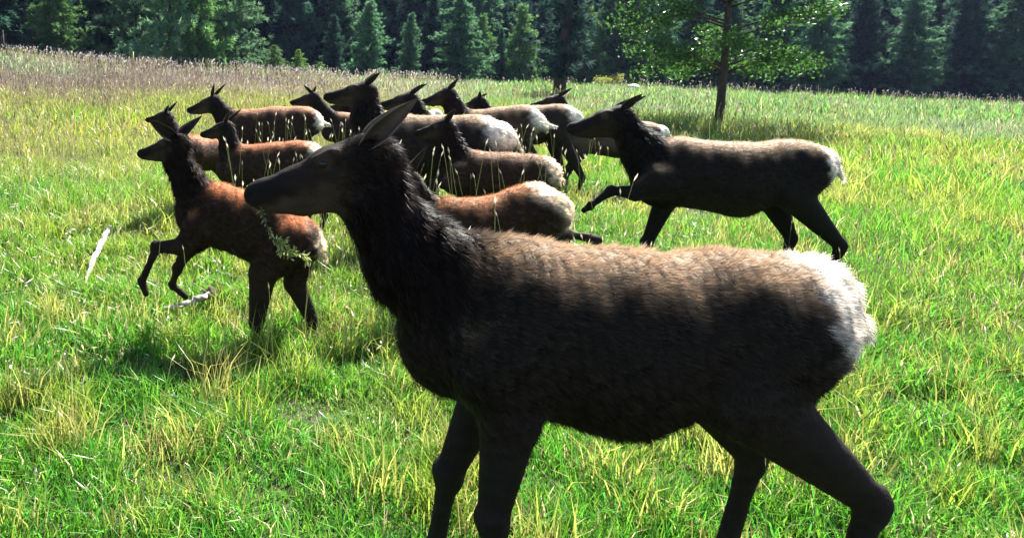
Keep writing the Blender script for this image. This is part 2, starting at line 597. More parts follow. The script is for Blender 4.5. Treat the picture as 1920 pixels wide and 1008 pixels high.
# front row, placed from the photograph: (px x, distance, height, width, kind, label)
front = [
    (20, 62, 12, 1.3, 1, 'dark conifer at the far left edge of the treeline'),
    (108, 60, 8.5, 0.95, 2, 'bright sunlit fir near the left end of the treeline'),
    (62, 66, 14, 1.0, 1, 'tall dark conifer between the leftmost tree and the bright fir'),
    (165, 72, 16, 1.0, 3, 'shadowy narrow conifer just right of the bright left fir'),
    (205, 68, 14, 0.9, 1, 'dark conifer in the shaded gap left of the pale feathery tree'),
    (255, 63, 11, 0.9, 4, 'pale feathery conifer above the yellow stalk'),
    (318, 60, 13, 0.8, 4, 'large loose conifer with dark trunk standing above the dark stump'),
    (368, 62, 12, 0.8, 2, 'sunlit conifer immediately right of the large loose conifer'),
    (438, 66, 11.5, 0.9, 4, 'grey green conifer left of the two small young firs'),
    (480, 74, 15, 0.9, 3, 'slender dark conifer behind the gap left of the young firs'),
    (512, 62, 2.7, 1.55, 9, 'small round young fir, left one of a pair'),
    (558, 63, 2.5, 1.3, 9, 'small ragged young fir, right one of a pair'),
    (598, 66, 1.4, 1.8, 9, 'tiny fir seedling right of the young pair'),
    (545, 78, 14, 1.0, 1, 'dark blue conifer behind the pair of young firs'),
    (622, 70, 6.2, 0.95, 1, 'mid height dark conifer left of the pointed fir'),
    (688, 69, 7.6, 1.05, 0, 'pointed blue green fir in the middle of the treeline'),
    (765, 70, 6.6, 0.8, 0, 'slim conifer left of the broadest dark fir'),
    (735, 80, 12, 0.8, 3, 'narrow tall conifer behind the gap between two front firs'),
    (805, 75, 9.5, 0.8, 1, 'dark spire conifer tucked behind the broad fir on its left'),
    (855, 70, 8.6, 1.2, 0, 'broadest dark fir with skirted branches reaching the grass'),
    (897, 75, 7.2, 0.85, 2, 'lighter narrow fir right behind the broad fir'),
    (932, 72, 5.6, 0.75, 1, 'short dark fir between the broad fir and the round topped one'),
    (968, 72, 8.2, 0.95, 2, 'round topped grey green fir left of the lone trunked pine'),
    (1008, 77, 9.5, 0.8, 1, 'conifer behind and left of the lone trunked pine'),
    (1085, 76, 9.5, 0.95, 2, 'soft green conifer right of the lone trunked pine'),
    (1130, 78, 10.5, 1.0, 0, 'broad conifer above the yellow bushes on the right'),
    (1178, 80, 11, 1.0, 1, 'dark conifer above the pale boulder'),
    (1225, 78, 10, 1.0, 0, 'dark fir right of the pale boulder'),
    (1290, 77, 12, 1.0, 1, 'tall dark fir behind the leafy tree on the right'),
    (1360, 76, 10, 1.0, 0, 'spreading dark fir beyond the back of the right hand cow'),
    (1440, 75, 13, 1.0, 1, 'tall narrow fir to the right of the leafy tree'),
    (1520, 74, 11, 1.05, 0, 'full skirted fir near the right end of the treeline'),
    (1600, 74, 12, 1.0, 1, 'dark fir third from the right end of the treeline'),
    (1690, 73, 11, 1.05, 0, 'dark fir second from the right end of the treeline'),
    (1790, 72, 13, 1.0, 1, 'dark fir at the right end of the treeline'),
    (1880, 71, 12, 1.1, 0, 'outermost dark fir cut by the right border'),
]
for (px, Y, H, wd, kd, lab) in front:
    conifer('conifer_tree', kd, gx(px, Y), Y, H, wd, lab, 'front row of the treeline')
# the nearer pine with a clear trunk
conifer('pine_tree', 6, gx(1043, 47), 47, 11.0, 0.95, 'lone pine with clear dark trunk standing forward in the meadow', None, lean=0.07)

# second row, filling the gaps right behind the front trees
x = -46.0
while x < 84:
    conifer('conifer_tree', random.choice((0, 1, 7, 8, 1)), x, random.uniform(80, 86), random.uniform(9, 15), random.uniform(0.9, 1.25),
            'shaded conifer filling a gap directly behind the front treeline', 'second row of the treeline')
    x += random.uniform(2.2, 3.8)
# the wood behind, on the rising slope
k = 0
for row, (Y0, sp_, hmin, hmax) in enumerate(((91, 4.6, 13, 19), (99, 5.0, 15, 22), (108, 5.6, 16, 25), (122, 6.4, 18, 26))):
    x = -0.56 * Y0
    while x < 1.12 * Y0:
        Y = Y0 + random.uniform(-3, 3)
        conifer('conifer_tree', random.choice((3, 3, 5, 8)), x + random.uniform(-1.3, 1.3), Y, random.uniform(hmin, hmax), random.uniform(0.8, 1.05),
                'tall dark conifer deep in the shaded wood behind the front row', 'conifers in the shaded wood')
        x += sp_ * random.uniform(0.8, 1.2)
        k += 1


def leafy_tree(name, X, Y, H, R, zc, n, label, seed, trunk_r=0.16, leaf=0.09, col=(0.09, 0.20, 0.03)):
    r = np.random.default_rng(seed)
    z0 = float(terrain(X, Y))
    e = empty(name, (X, Y, z0 - 0.05))
    limbs = [([(0, 0, -0.2), (0.1, 0.05, H * 0.3), (0.0, 0.1, H * 0.65), (0.1, 0, H * 0.92)], (trunk_r * 1.3, trunk_r, trunk_r * 0.6, 0.02), 9)]
    tips = []
    for i in range(60):
        zz = H * r.uniform(0.18, 0.85)
        a = r.uniform(0, 6.28)
        L = R * r.uniform(0.55, 1.0) * (1 - 0.5 * abs(zz / H - 0.45))
        p0 = np.array((0.05, 0.05, zz))
        p1 = p0 + np.array((math.cos(a), math.sin(a), 0.35)) * L * 0.5
        p2 = p0 + np.array((math.cos(a), math.sin(a), r.uniform(-0.1, 0.35))) * L
        limbs.append(([p0, p1, p2], (trunk_r * 0.35, trunk_r * 0.2, 0.01), 5))
        tips += [p1, (p1 + p2) / 2, p2]
    tv, tf = tubes(limbs)
    mesh_np('trunk', tv, tf, M_bark, e, smooth=True)
    tips = np.array(tips)
    c = tips[r.integers(0, len(tips), n)] + r.normal(0, 0.062 * R, (n, 3)) * np.array((1.3, 1.3, 0.7))
    a = r.normal(0, 1, (n, 3))
    a /= np.linalg.norm(a, axis=1)[:, None]
    b = np.cross(a, r.normal(0, 1, (n, 3)))
    b /= np.linalg.norm(b, axis=1)[:, None]
    s = (leaf * r.uniform(0.6, 1.3, n))[:, None]
    V = np.stack([c - a * s, c + b * s * 0.6, c + a * s, c - b * s * 0.6], 1).reshape(-1, 3)
    Q = np.arange(n)[:, None] * 4 + np.array([[0, 1, 2, 3]])
    C = np.repeat(np.array(col)[None] * r.uniform(0.6, 1.4, (n, 1)), 4, 0)
    mesh_np('crown', V, [Q], M_leaf, e, cols=C)
    tag(e, label, 'tree')
    return e


leafy_tree('leafy_tree', gx(1345, 27), 27, 10.5, 4.3, 3, 26000, 'broad leaved tree with bright sunlit leaves at upper right', 5, trunk_r=0.13, leaf=0.075, col=(0.055, 0.14, 0.025))


def G(px, py, lift=0.0):
    """ground point seen at a photograph pixel"""
    a, b = 1.0, 90.0
    for i in range(50):
        m_ = (a + b) / 2
        p = W(px, py, m_)
        if p[2] > float(terrain(p[0], p[1])):
            a = m_
        else:
            b = m_
    p = W(px, py, a)
    return (float(p[0]), float(p[1]), float(p[2]) + lift)


def bush(X, Y, R, H, n, col, label):
    r = np.random.default_rng(int(abs(X) * 100) + 3)
    e = empty('shrub', (X, Y, float(terrain(X, Y))))
    st = []
    tips = []
    for i in range(14):
        a = r.uniform(0, 6.28)
        p = np.array((math.cos(a) * R * r.uniform(0.2, 1), math.sin(a) * R * r.uniform(0.2, 1), H * r.uniform(0.5, 1)))
        st.append(([(0, 0, -0.05), p * (0.4, 0.4, 0.55), p], (0.02, 0.014, 0.005), 4))
        tips += [p, p * 0.75]
    v, f = tubes(st)
    mesh_np('stem', v, f, M_bark, e)
    tips = np.array(tips)
    c = tips[r.integers(0, len(tips), n)] + r.normal(0, 0.14 * R, (n, 3))
    c[:, 2] = np.abs(c[:, 2])
    a = r.normal(0, 1, (n, 3))
    a /= np.linalg.norm(a, axis=1)[:, None]
    b = np.cross(a, r.normal(0, 1, (n, 3)))
    b /= np.linalg.norm(b, axis=1)[:, None]
    s = (0.07 * r.uniform(0.6, 1.4, n))[:, None]
    V = np.stack([c - a * s, c + b * s * 0.6, c + a * s, c - b * s * 0.6], 1).reshape(-1, 3)
    mesh_np('foliage', V, [np.arange(n)[:, None] * 4 + np.array([[0, 1, 2, 3]])], M_leaf, e,
            cols=np.repeat(np.array(col)[None] * r.uniform(0.7, 1.3, (n, 1)), 4, 0))
    tag(e, label, 'shrub', 'yellow bushes below the right treeline')


bush(*G(1128, 163)[:2], 0.9, 0.9, 900, (0.30, 0.34, 0.06), 'yellow green bush, left one of three below the right treeline')
bush(*G(1152, 162)[:2], 1.0, 1.1, 1000, (0.34, 0.34, 0.08), 'yellow green bush, middle and tallest of three below the right treeline')
bush(*G(1174, 162)[:2], 0.9, 0.8, 900, (0.28, 0.34, 0.06), 'yellow green bush beside the pale boulder')

# ------------------------------------------------------------------ elk


def sdf_mesh(prims, cuts, vox):
    lo = np.min([np.minimum(p[0], p[1]) - max(p[2], p[3]) for p in prims], 0) - 4 * vox
    hi = np.max([np.maximum(p[0], p[1]) + max(p[2], p[3]) for p in prims], 0) + 4 * vox
    n = np.ceil((hi - lo) / vox).astype(int) + 1
    ax = [lo[i] + np.arange(n[i]) * vox for i in range(3)]
    Fd = np.full(n, 0.5, np.float32)

    def field(p, pad):
        a, b, ra, rb, yq = p[:5]
        m = max(ra, rb) + pad
        l = np.clip(((np.minimum(a, b) - m - lo) / vox).astype(int), 0, n - 1)
        h = np.clip(((np.maximum(a, b) + m - lo) / vox).astype(int) + 2, 1, n)
        sl = tuple(slice(l[i], h[i]) for i in range(3))
        X = ax[0][sl[0]][:, None, None].astype(np.float32)
        Y = ax[1][sl[1]][None, :, None].astype(np.float32)
        Z = ax[2][sl[2]][None, None, :].astype(np.float32)
        ba = (b - a).copy()
        ba[1] /= yq
        dx, dy, dz = X - a[0], (Y - a[1]) / yq, Z - a[2]
        t = np.clip((dx * ba[0] + dy * ba[1] + dz * ba[2]) / (ba @ ba + 1e-9), 0, 1)
        dist = np.sqrt((dx - t * ba[0]) ** 2 + (dy - t * ba[1]) ** 2 + (dz - t * ba[2]) ** 2) - (ra + (rb - ra) * t)
        return sl, dist.astype(np.float32)

    for p in prims:
        k = p[6]
        sl, d = field(p, k + 2 * vox)
        f = Fd[sl]
        h = np.maximum(k - np.abs(f - d), 0) / k
        Fd[sl] = np.minimum(f, d) - h * h * k * 0.25
    for p in cuts:
        sl, d = field(p, 3 * vox)
        k = p[6]
        f = Fd[sl]
        h = np.maximum(k - np.abs(f + d), 0) / k
        Fd[sl] = np.maximum(f, -d) + h * h * k * 0.25
    # surface nets
    s = Fd < 0
    c = [s[i:n[0] - 1 + i, j:n[1] - 1 + j, k:n[2] - 1 + k] for i in (0, 1) for j in (0, 1) for k in (0, 1)]
    cnt = sum(q.astype(np.int8) for q in c)
    act = (cnt > 0) & (cnt < 8)
    idx = np.full(act.shape, -1, np.int32)
    cells = np.argwhere(act)
    idx[act] = np.arange(len(cells))
    acc = np.zeros((len(cells), 3))
    num = np.zeros(len(cells))
    corners = [(i, j, k) for i in (0, 1) for j in (0, 1) for k in (0, 1)]
    for A in corners:
        for axis in range(3):
            if A[axis]:
                continue
            Bc = list(A)
            Bc[axis] = 1
            fa = Fd[cells[:, 0] + A[0], cells[:, 1] + A[1], cells[:, 2] + A[2]]
            fb = Fd[cells[:, 0] + Bc[0], cells[:, 1] + Bc[1], cells[:, 2] + Bc[2]]
            cr = (fa < 0) != (fb < 0)
            t = np.where(cr, fa / np.where(cr, fa - fb, 1), 0)
            p = np.array(A, float)[None].repeat(len(cells), 0)
            p[:, axis] += t
            acc[cr] += p[cr]
            num[cr] += 1
    V = lo + (cells + acc / num[:, None]) * vox
    quads = []
    for axis in range(3):
        o1, o2 = [(1, 2), (2, 0), (0, 1)][axis]
        sa = [slice(1, n[q] - 1) for q in range(3)]
        sb = list(sa)
        sa[axis] = slice(0, n[axis] - 1)
        sb[axis] = slice(1, n[axis])
        A = s[tuple(sa)]
        B = s[tuple(sb)]
        e = np.argwhere(A != B)
        inside = A[e[:, 0], e[:, 1], e[:, 2]]
        g = e.copy()
        for q in range(3):
            if q != axis:
                g[:, q] += 1

        def at(d1, d2):
            h = g.copy()
            h[:, o1] -= d1
            h[:, o2] -= d2
            return idx[h[:, 0], h[:, 1], h[:, 2]]
        q = np.stack([at(1, 1), at(0, 1), at(0, 0), at(1, 0)], -1)
        q[~inside] = q[~inside][:, ::-1]
        quads.append(q)
    Q = np.concatenate(quads)
    Q = Q[(Q >= 0).all(1)]
    E = np.concatenate([Q[:, [0, 1]], Q[:, [1, 2]], Q[:, [2, 3]], Q[:, [3, 0]]])
    for it in range(3):
        sm = np.zeros_like(V)
        ct = np.zeros(len(V))
        np.add.at(sm, E[:, 0], V[E[:, 1]])
        np.add.at(ct, E[:, 0], 1)
        V = V * 0.5 + 0.5 * sm / np.maximum(ct, 1)[:, None]
    return V, Q


def vnormals(V, Q):
    nv = np.cross(V[Q[:, 2]] - V[Q[:, 0]], V[Q[:, 3]] - V[Q[:, 1]])
    N = np.zeros_like(V)
    for k in range(4):
        np.add.at(N, Q[:, k], nv)
    return N / (np.linalg.norm(N, axis=1)[:, None] + 1e-12)


ADULT = dict(torso=(0.024, 0.018, 0.014), back=(0.31, 0.21, 0.13), belly=(0.020, 0.014, 0.011), neck=(0.012, 0.008, 0.007), head=(0.024, 0.016, 0.0115),  # torso tones carry the flank's shade, back tones the sunlit band
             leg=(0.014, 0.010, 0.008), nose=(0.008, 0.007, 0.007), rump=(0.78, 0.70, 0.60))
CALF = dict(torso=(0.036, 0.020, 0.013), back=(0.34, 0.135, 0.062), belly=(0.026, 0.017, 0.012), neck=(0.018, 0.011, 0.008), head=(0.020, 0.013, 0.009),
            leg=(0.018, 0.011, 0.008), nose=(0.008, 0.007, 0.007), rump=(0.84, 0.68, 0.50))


def ear_mesh(B, T, facing, w, inner, outer):
    B, T = np.asarray(B), np.asarray(T)
    B = B - (T - B) * 0.12
    ax = T - B
    L = np.linalg.norm(ax)
    ax = ax / L
    n = nrm(np.asarray(facing) - ax * np.dot(facing, ax))
    s = np.cross(ax, n)
    us = np.linspace(0, 1, 12)
    vs = np.linspace(-1, 1, 9)
    prof = np.interp(us, [0, 0.08, 0.22, 0.4, 0.7, 0.9, 1], [0.35, 0.55, 0.9, 1.0, 0.66, 0.26, 0.03])
    layers = []
    cols = []
    for lay, th in ((0, 0.0), (1, 0.007)):
        G = []
        C = []
        for u, pr in zip(us, prof):
            for v in vs:
                cup = 1.05 * (1 - 0.6 * u)
                edge = (1 - abs(v) ** 3) * (1 - 0.7 * u)
                p = B + ax * (L * u) + s * (v * w * pr * (1 - 0.15 * cup)) + n * (cup * w * pr * (v * v - 0.6)) - n * (th * edge)
                G.append(p)
                C.append((np.array(inner) * (1 - v * v) * (0.4 + 0.8 * u) + np.array(outer) * v * v + (0.22 if abs(v) > 0.9 else 0.0) * np.array((1.0, 0.8, 0.6))) if lay == 0 else np.array(outer))  # pale edge colour imitates backlight along the ear rim
        layers.append(np.array(G))
        cols += C
    nv = len(vs)
    i = (np.arange(len(us) - 1)[:, None] * nv + np.arange(nv - 1)[None]).ravel()
    q = np.stack([i, i + 1, i + 1 + nv, i + nv], -1)
    off = len(us) * nv
    Q = [q, (q + off)[:, ::-1]]
    # rims
    rim = []
    for k in range(len(us) - 1):
        for c in (0, nv - 1):
            a = k * nv + c
            rim.append((a, a + nv, a + nv + off, a + off))
    Q.append(np.array(rim))
    return np.concatenate(layers), np.concatenate(Q), np.array(cols)


def ball(c, r, seg=10):
    V, Q = [], []
    for i in range(seg + 1):
        for j in range(seg * 2):
            a, b = math.pi * i / seg, math.pi * j / seg
            V.append((c[0] + r * math.sin(a) * math.cos(b), c[1] + r * math.sin(a) * math.sin(b), c[2] + r * math.cos(a)))
    m = seg * 2
    for i in range(seg):
        for j in range(m):
            Q.append((i * m + j, (i + 1) * m + j, (i + 1) * m + (j + 1) % m, i * m + (j + 1) % m))
    return np.array(V), np.array(Q)


def elk(calf, label, group, d, S, nose, poll, withers, back, croup, rump, ears, neck=None, legs=None, feet=(0.05, -0.12, 0.1, -0.1),
        dh=0.0, dr=0.0, vox=0.018, fur=9000, furlen=1.0, rumpsize=1.0, tail=(0.05, -0.12), hr=1.0, face=(-0.5, -1, 0.2), torso=1.0, headyaw=0.0,
        earw=0.041, red=0.0, backc=None, dark=1.0, rumpc=None, flank=1.0):
    P = dict(CALF if calf else ADULT)
    if red:
        P['torso'] = tuple(np.array(P['torso']) * (1 - red) + np.array((0.035, 0.018, 0.012)) * red)
        P['back'] = tuple(np.array(P['back']) * (1 - red) + np.array((0.36, 0.13, 0.06)) * red)
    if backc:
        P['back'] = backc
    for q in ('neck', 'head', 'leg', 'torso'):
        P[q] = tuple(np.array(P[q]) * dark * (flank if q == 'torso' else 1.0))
    prims = []
    cuts = []
    k = 0.06 * S

    def add(a, b, ra, rb, g, yq=0.8, kk=None):
        prims.append((np.asarray(a, float), np.asarray(b, float), ra, rb, yq, g, kk or k))
    wt, bk, cp = W(*withers, d), W(*back, d + dr * 0.5), W(*croup, d + dr)
    rp = W(*rump, d + dr * 1.15)
    dz = lambda r: np.array((0, 0, -r))
    tr = torso
    c_w = wt + dz(0.29 * S * tr)
    c_b = bk + dz(0.31 * S * tr)
    c_l = (bk * 0.35 + cp * 0.65) + dz(0.25 * S * tr)
    c_c = cp + dz(0.245 * S)
    c_r = rp + np.array((-0.15 * S, 0, 0.0))
    fwd = nrm(c_w - c_c)
    c_f = c_w + fwd * 0.17 * S + dz(0.05 * S)
    add(c_f, c_w, 0.20 * S, 0.285 * S * tr, 0, 0.72)
    add(c_w, c_b, 0.285 * S * tr, 0.31 * S * tr, 0, 0.74)
    add(c_b, c_l, 0.305 * S * tr, 0.245 * S * tr, 0, 0.78)
    add(c_l, c_c, 0.245 * S * tr, 0.235 * S, 0, 0.78)
    for sd in (-1, 1):
        # shoulder blade, point of shoulder, hip bone
        add(c_w + np.array((0.03 * S, sd * 0.13 * S, 0.14 * S)), c_w + fwd * 0.13 * S + np.array((0, sd * 0.16 * S, -0.10 * S)), 0.055 * S, 0.085 * S, 0, 0.8, 0.04 * S)
        add(c_c + fwd * 0.10 * S + np.array((0, sd * 0.13 * S, 0.13 * S)), c_c + np.array((0, sd * 0.15 * S, -0.02 * S)), 0.04 * S, 0.10 * S, 0, 0.8, 0.04 * S)
    add(c_c, c_r, 0.23 * S, 0.14 * S, 0, 0.85)
    # tail
    add(rp + np.array((-0.04 * S, 0, 0.02 * S)), rp + np.array((tail[0] * S, 0, tail[1] * S)), 0.035 * S, 0.018 * S, 5, 1.0, 0.03)
    # head frame
    no, po = W(*nose, d + dh * 1.0), W(*poll, d + dh * 0.85)
    L = np.linalg.norm(no - po)
    hu = nrm(no - po)
    hs = nrm(np.cross(hu, (0, 0, 1)))          # towards -Y when the head points to -X? fixed below
    if hs[1] > 0:
        hs = -hs                               # camera side
    hv = nrm(np.cross(hs, hu))
    if hv[2] > 0:
        hv = -hv
    hp = lambda u, v, y=0.0: po + hu * (u * L) + hv * (v * L) + hs * (y * L)
    H = hr
    add(hp(0.04, 0.16), hp(0.34, 0.125), 0.185 * L * H, 0.185 * L * H, 2, 0.72, 0.05 * S)
    add(hp(0.34, 0.125), hp(0.62, 0.10), 0.185 * L * H, 0.125 * L * H, 2, 0.70, 0.04 * S)
    add(hp(0.62, 0.10), hp(0.88, 0.07), 0.13 * L * H, 0.106 * L * H, 2, 0.75, 0.03 * S)
    add(hp(0.88, 0.07), hp(0.935, 0.06), 0.104 * L * H, 0.09 * L * H, 4, 0.85, 0.02 * S)
    add(hp(0.30, 0.31), hp(0.62, 0.245), 0.14 * L * H, 0.105 * L * H, 2, 0.55, 0.04 * S)
    add(hp(0.62, 0.245), hp(0.89, 0.160), 0.105 * L * H, 0.066 * L * H, 2, 0.7, 0.02 * S)
    for sd in (-1, 1):
        add(hp(0.28, -0.01, 0.10 * sd), hp(0.40, -0.005, 0.095 * sd), 0.052 * L * H, 0.040 * L * H, 2, 1, 0.02)
        cuts.append((hp(0.945, 0.035, 0.07 * sd), hp(0.975, 0.05, 0.055 * sd), 0.026 * L, 0.018 * L, 1.0, 4, 0.010))
        cuts.append((hp(0.77, 0.175, 0.09 * sd), hp(0.97, 0.148, 0.055 * sd), 0.010 * L, 0.013 * L, 1.0, 4, 0.008))
    # neck
    h0 = hp(0.06, 0.20)
    if neck is None:
        s0 = c_f * 0.5 + c_w * 0.5 + np.array((0, 0, 0.06 * S))
        mid = s0 * 0.5 + h0 * 0.5 + np.array((-0.015 * S, 0, -0.03 * S))
        chain = [(s0, 0.225 * S), (mid, 0.155 * S), (h0, 0.118 * S)]
    else:
        chain = [(W(q[0], q[1], d + (dh * q[3] if len(q) > 3 else 0)), q[2]) for q in neck] + [(h0, 0.105 * S)]
    for a, b in zip(chain[:-1], chain[1:]):
        add(a[0], b[0], a[1], b[1], 1, 0.72)
    ndir = nrm(chain[0][0] - chain[-1][0])
    # legs
    gz = lambda p: float(terrain(p[0], p[1]))
    legs = legs or {}
    fy, hy = 0.135 * S, 0.14 * S
    for nm, sd, fo in (('fn', -1, feet[0]), ('ff', 1, feet[1])):
        if nm in legs:
            c = [(W(q[0], q[1], d + sd * fy * (1 if len(q) < 4 else q[3])), q[2]) for q in legs[nm]]
        else:
            top = c_w * 0.6 + c_f * 0.4 + np.array((0, sd * fy, -0.05 * S))
            foot = np.array((top[0] + (fo - 0.02) * S, top[1], 0))
            g = gz(foot)
            el = top + np.array((0.05 * S, 0, -0.20 * S))
            kn = np.array((el[0] * 0.45 + foot[0] * 0.55 - 0.03 * S, foot[1], g + 0.43 * S))
            ft = np.array((foot[0] + 0.015 * S, foot[1], g + 0.13 * S))
            c = [(top, 0.15 * S), (el, 0.095 * S), (kn, 0.050 * S), (ft, 0.036 * S), (np.array((foot[0] - 0.03 * S, foot[1], g + 0.035 * S)), 0.042 * S)]
        for j, (a, b) in enumerate(zip(c[:-1], c[1:])):
            ra, rb = a[1], b[1]
            if j == 2:
                add(a[0], a[0] * 0.7 + b[0] * 0.3, ra, 0.033 * S, 3, 0.9, 0.025 * S)
                add(a[0] * 0.7 + b[0] * 0.3, b[0], 0.033 * S, rb, 3, 0.9, 0.02 * S)
            else:
                add(a[0], b[0], ra, rb, 3 if j else 0, 0.75 if j < 2 else 0.9, (0.06, 0.03, 0.02, 0.012)[j] * S)
            if j in (1, 2):                     # knee and fetlock knobs
                add(b[0] + np.array((-0.006 * S, 0, 0.012 * S)), b[0] + np.array((0.004 * S, 0, -0.02 * S)), rb * 1.12, rb * 1.0, 3, 0.95, 0.008 * S)
    for nm, sd, fo in (('hn', -1, feet[2]), ('hf', 1, feet[3])):
        if nm in legs:
            c = [(W(q[0], q[1], d + dr + sd * hy * (1 if len(q) < 4 else q[3])), q[2]) for q in legs[nm]]
        else:
            hip = c_c + np.array((0.04 * S, sd * hy * 0.6, 0.0))
            foot = np.array((hip[0] + (fo + 0.06) * S, c_c[1] + sd * hy, 0))
            g = gz(foot)
            stf = c_c + np.array((-0.13 * S + fo * 0.2 * S, sd * hy * 0.95, -0.20 * S))
            hk = np.array((foot[0] + 0.10 * S + max(fo, 0) * 0.2 * S, foot[1], g + 0.50 * S))
            ft = np.array((foot[0] + 0.03 * S, foot[1], g + 0.14 * S))
            c = [(hip, 0.19 * S), (stf, 0.14 * S), (hk, 0.052 * S), (ft, 0.038 * S), (np.array((foot[0] - 0.02 * S, foot[1], g + 0.035 * S)), 0.044 * S)]
        for j, (a, b) in enumerate(zip(c[:-1], c[1:])):
            ra, rb = a[1], b[1]
            if j == 2:
                add(a[0], a[0] * 0.7 + b[0] * 0.3, ra, 0.036 * S, 3, 0.9, 0.025 * S)
                add(a[0] * 0.7 + b[0] * 0.3, b[0], 0.036 * S, rb, 3, 0.9, 0.02 * S)
            else:
                add(a[0], b[0], ra, rb, 3 if j else 0, 0.72 if j < 2 else 0.9, (0.07, 0.03, 0.02, 0.012)[j] * S)
            if j == 1:                          # point of the hock
                add(b[0] + np.array((0.018 * S, 0, 0.045 * S)), b[0] + np.array((0.0, 0, -0.03 * S)), 0.020 * S, rb * 0.85, 3, 0.9, 0.012 * S)

    V, Q = sdf_mesh(prims, cuts, vox)
    # which group each vertex belongs to, softly
    wts = np.zeros((len(V), 6))
    for p in prims:
        a, b, ra, rb, yq, g = p[:6]
        ba = (b - a).copy()
        ba[1] /= yq
        q = V - a
        q = q / np.array((1, yq, 1))
        t = np.clip(q @ ba / (ba @ ba + 1e-9), 0, 1)
        dist = np.linalg.norm(q - t[:, None] * ba, axis=1) - (ra + (rb - ra) * t)
        wts[:, g] = np.maximum(wts[:, g], np.exp(-np.maximum(dist, -0.02) / (0.022 * S)))
    wts /= wts.sum(1)[:, None]
    N = vnormals(V, Q)
    gcol = np.array([P['torso'], P['neck'], P['head'], P['leg'], P['nose'], P['rump']])
    col = wts @ gcol
    # coat pattern with painted light: sunlit reddish back, shaded flanks; dark belly, cream rump
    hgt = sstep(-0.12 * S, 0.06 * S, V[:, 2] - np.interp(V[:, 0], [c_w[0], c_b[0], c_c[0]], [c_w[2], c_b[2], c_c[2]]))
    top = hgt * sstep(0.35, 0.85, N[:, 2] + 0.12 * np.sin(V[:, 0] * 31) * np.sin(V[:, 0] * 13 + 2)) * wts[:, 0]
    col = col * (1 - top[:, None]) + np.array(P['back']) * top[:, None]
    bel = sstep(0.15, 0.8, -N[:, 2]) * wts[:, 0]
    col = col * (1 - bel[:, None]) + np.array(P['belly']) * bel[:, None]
    rr = 0.30 * S * rumpsize
    rcen = rp if rumpc is None else W(*rumpc, d + dr)
    rd = np.linalg.norm((V - (rcen + np.array((0.02, 0, 0.02)))) * np.array((1, 0.7, 0.9)), axis=1)
    rm = (1 - sstep(rr * 0.78, rr * 1.08, rd + 0.03 * np.sin(V[:, 2] * 60) * np.sin(V[:, 0] * 47))) * (wts[:, 0] + wts[:, 5] + 0.12 * wts[:, 3])
    rm = np.clip(rm, 0, 1) * sstep(-0.1, 0.5, N[:, 2] * 0.75 + N[:, 0] * 0.75)
    col = col * (1 - rm[:, None]) + np.array(P['rump']) * rm[:, None]
    # face: dark bridge and muzzle, browner cheek and lower jaw
    hl = V - po
    lu, lv = hl @ hu / L, hl @ hv / L
    onh = np.clip(wts[:, 2] + wts[:, 4], 0, 1)
    jaw = onh * sstep(0.12, 0.20, lv - 0.02 * np.sin(lu * 40)) * sstep(0.1, 0.4, lu)
    col = col * (1 - 0.8 * jaw[:, None]) + np.array(P['head']) * 2.3 * 0.8 * jaw[:, None]
    brg = onh * sstep(0.45, 0.8, lu) * (1 - sstep(0.10, 0.15, lv))
    col = col * (1 - 0.75 * brg[:, None]) + np.array((0.006, 0.005, 0.005)) * 0.75 * brg[:, None]
    # eyelids
    for sd in (-1, 1):
        ed = np.linalg.norm(V - hp(0.355, 0.01, 0.125 * sd * H), axis=1)
        em = (1 - sstep(0.05 * L, 0.085 * L, ed))[:, None]
        col = col * (1 - em) + np.array((0.05, 0.033, 0.022)) * em
    if calf:
        sp_ = np.random.default_rng(int(nose[0]))
        cen = V[sp_.integers(0, len(V), 90)]
        for cc in cen:
            m = np.linalg.norm(V - cc, axis=1) < 0.016
            m &= wts[:, 0] > 0.8
            col[m] = col[m] * 0.86 + np.array((0.30, 0.18, 0.12)) * 0.14
    base = np.array((c_b[0], c_b[1], gz(c_b)))
    e = empty('elk_calf' if calf else 'elk_cow', base)
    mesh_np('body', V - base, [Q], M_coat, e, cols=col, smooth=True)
    # ears
    inner = (0.10, 0.075, 0.055) if vox < 0.01 else (0.03, 0.022, 0.016)
    for (tx, ty, sd) in ears[:2]:
        B = hp(0.03, 0.015, 0.15 * -sd if False else 0.13 * sd)
        T = W(tx, ty, B[1] - 0.05 * sd)
        fc = face if sd > 0 else (face[0], face[1] * 0.6, face[2])
        ev, eq, ec = ear_mesh(B, T, fc, earw * S if not calf else earw * 0.85 * S / 0.75, inner, P['head'])
        mesh_np('ear', ev - base, [eq], M_coat, e, cols=ec, smooth=True)
    for sd in (-1, 1):
        bv, bq = ball(hp(0.37, 0.028, 0.112 * sd * H), 0.040 * L, 8)
        mesh_np('eye', bv - base, [bq], M_eye, e, smooth=True)
    # fur: short combed hairs
    if fur:
        r = np.random.default_rng(int(nose[0] * 7 + nose[1]))
        tri = np.concatenate([Q[:, [0, 1, 2]], Q[:, [0, 2, 3]]])
        ar = np.linalg.norm(np.cross(V[tri[:, 1]] - V[tri[:, 0]], V[tri[:, 2]] - V[tri[:, 0]]), axis=1)
        wt_t = wts[tri[:, 0]]
        pr = ar * (wt_t[:, 0] * 1.2 + wt_t[:, 1] * 1.3 + wt_t[:, 2] * 1.6 + wt_t[:, 3] * 0.6 + wt_t[:, 5] * 1.2)
        ti = r.choice(len(tri), fur, p=pr / pr.sum())
        b1 = r.uniform(0, 1, fur)
        b2 = r.uniform(0, 1, fur)
        fl = b1 + b2 > 1
        b1[fl], b2[fl] = 1 - b1[fl], 1 - b2[fl]
        t = tri[ti]
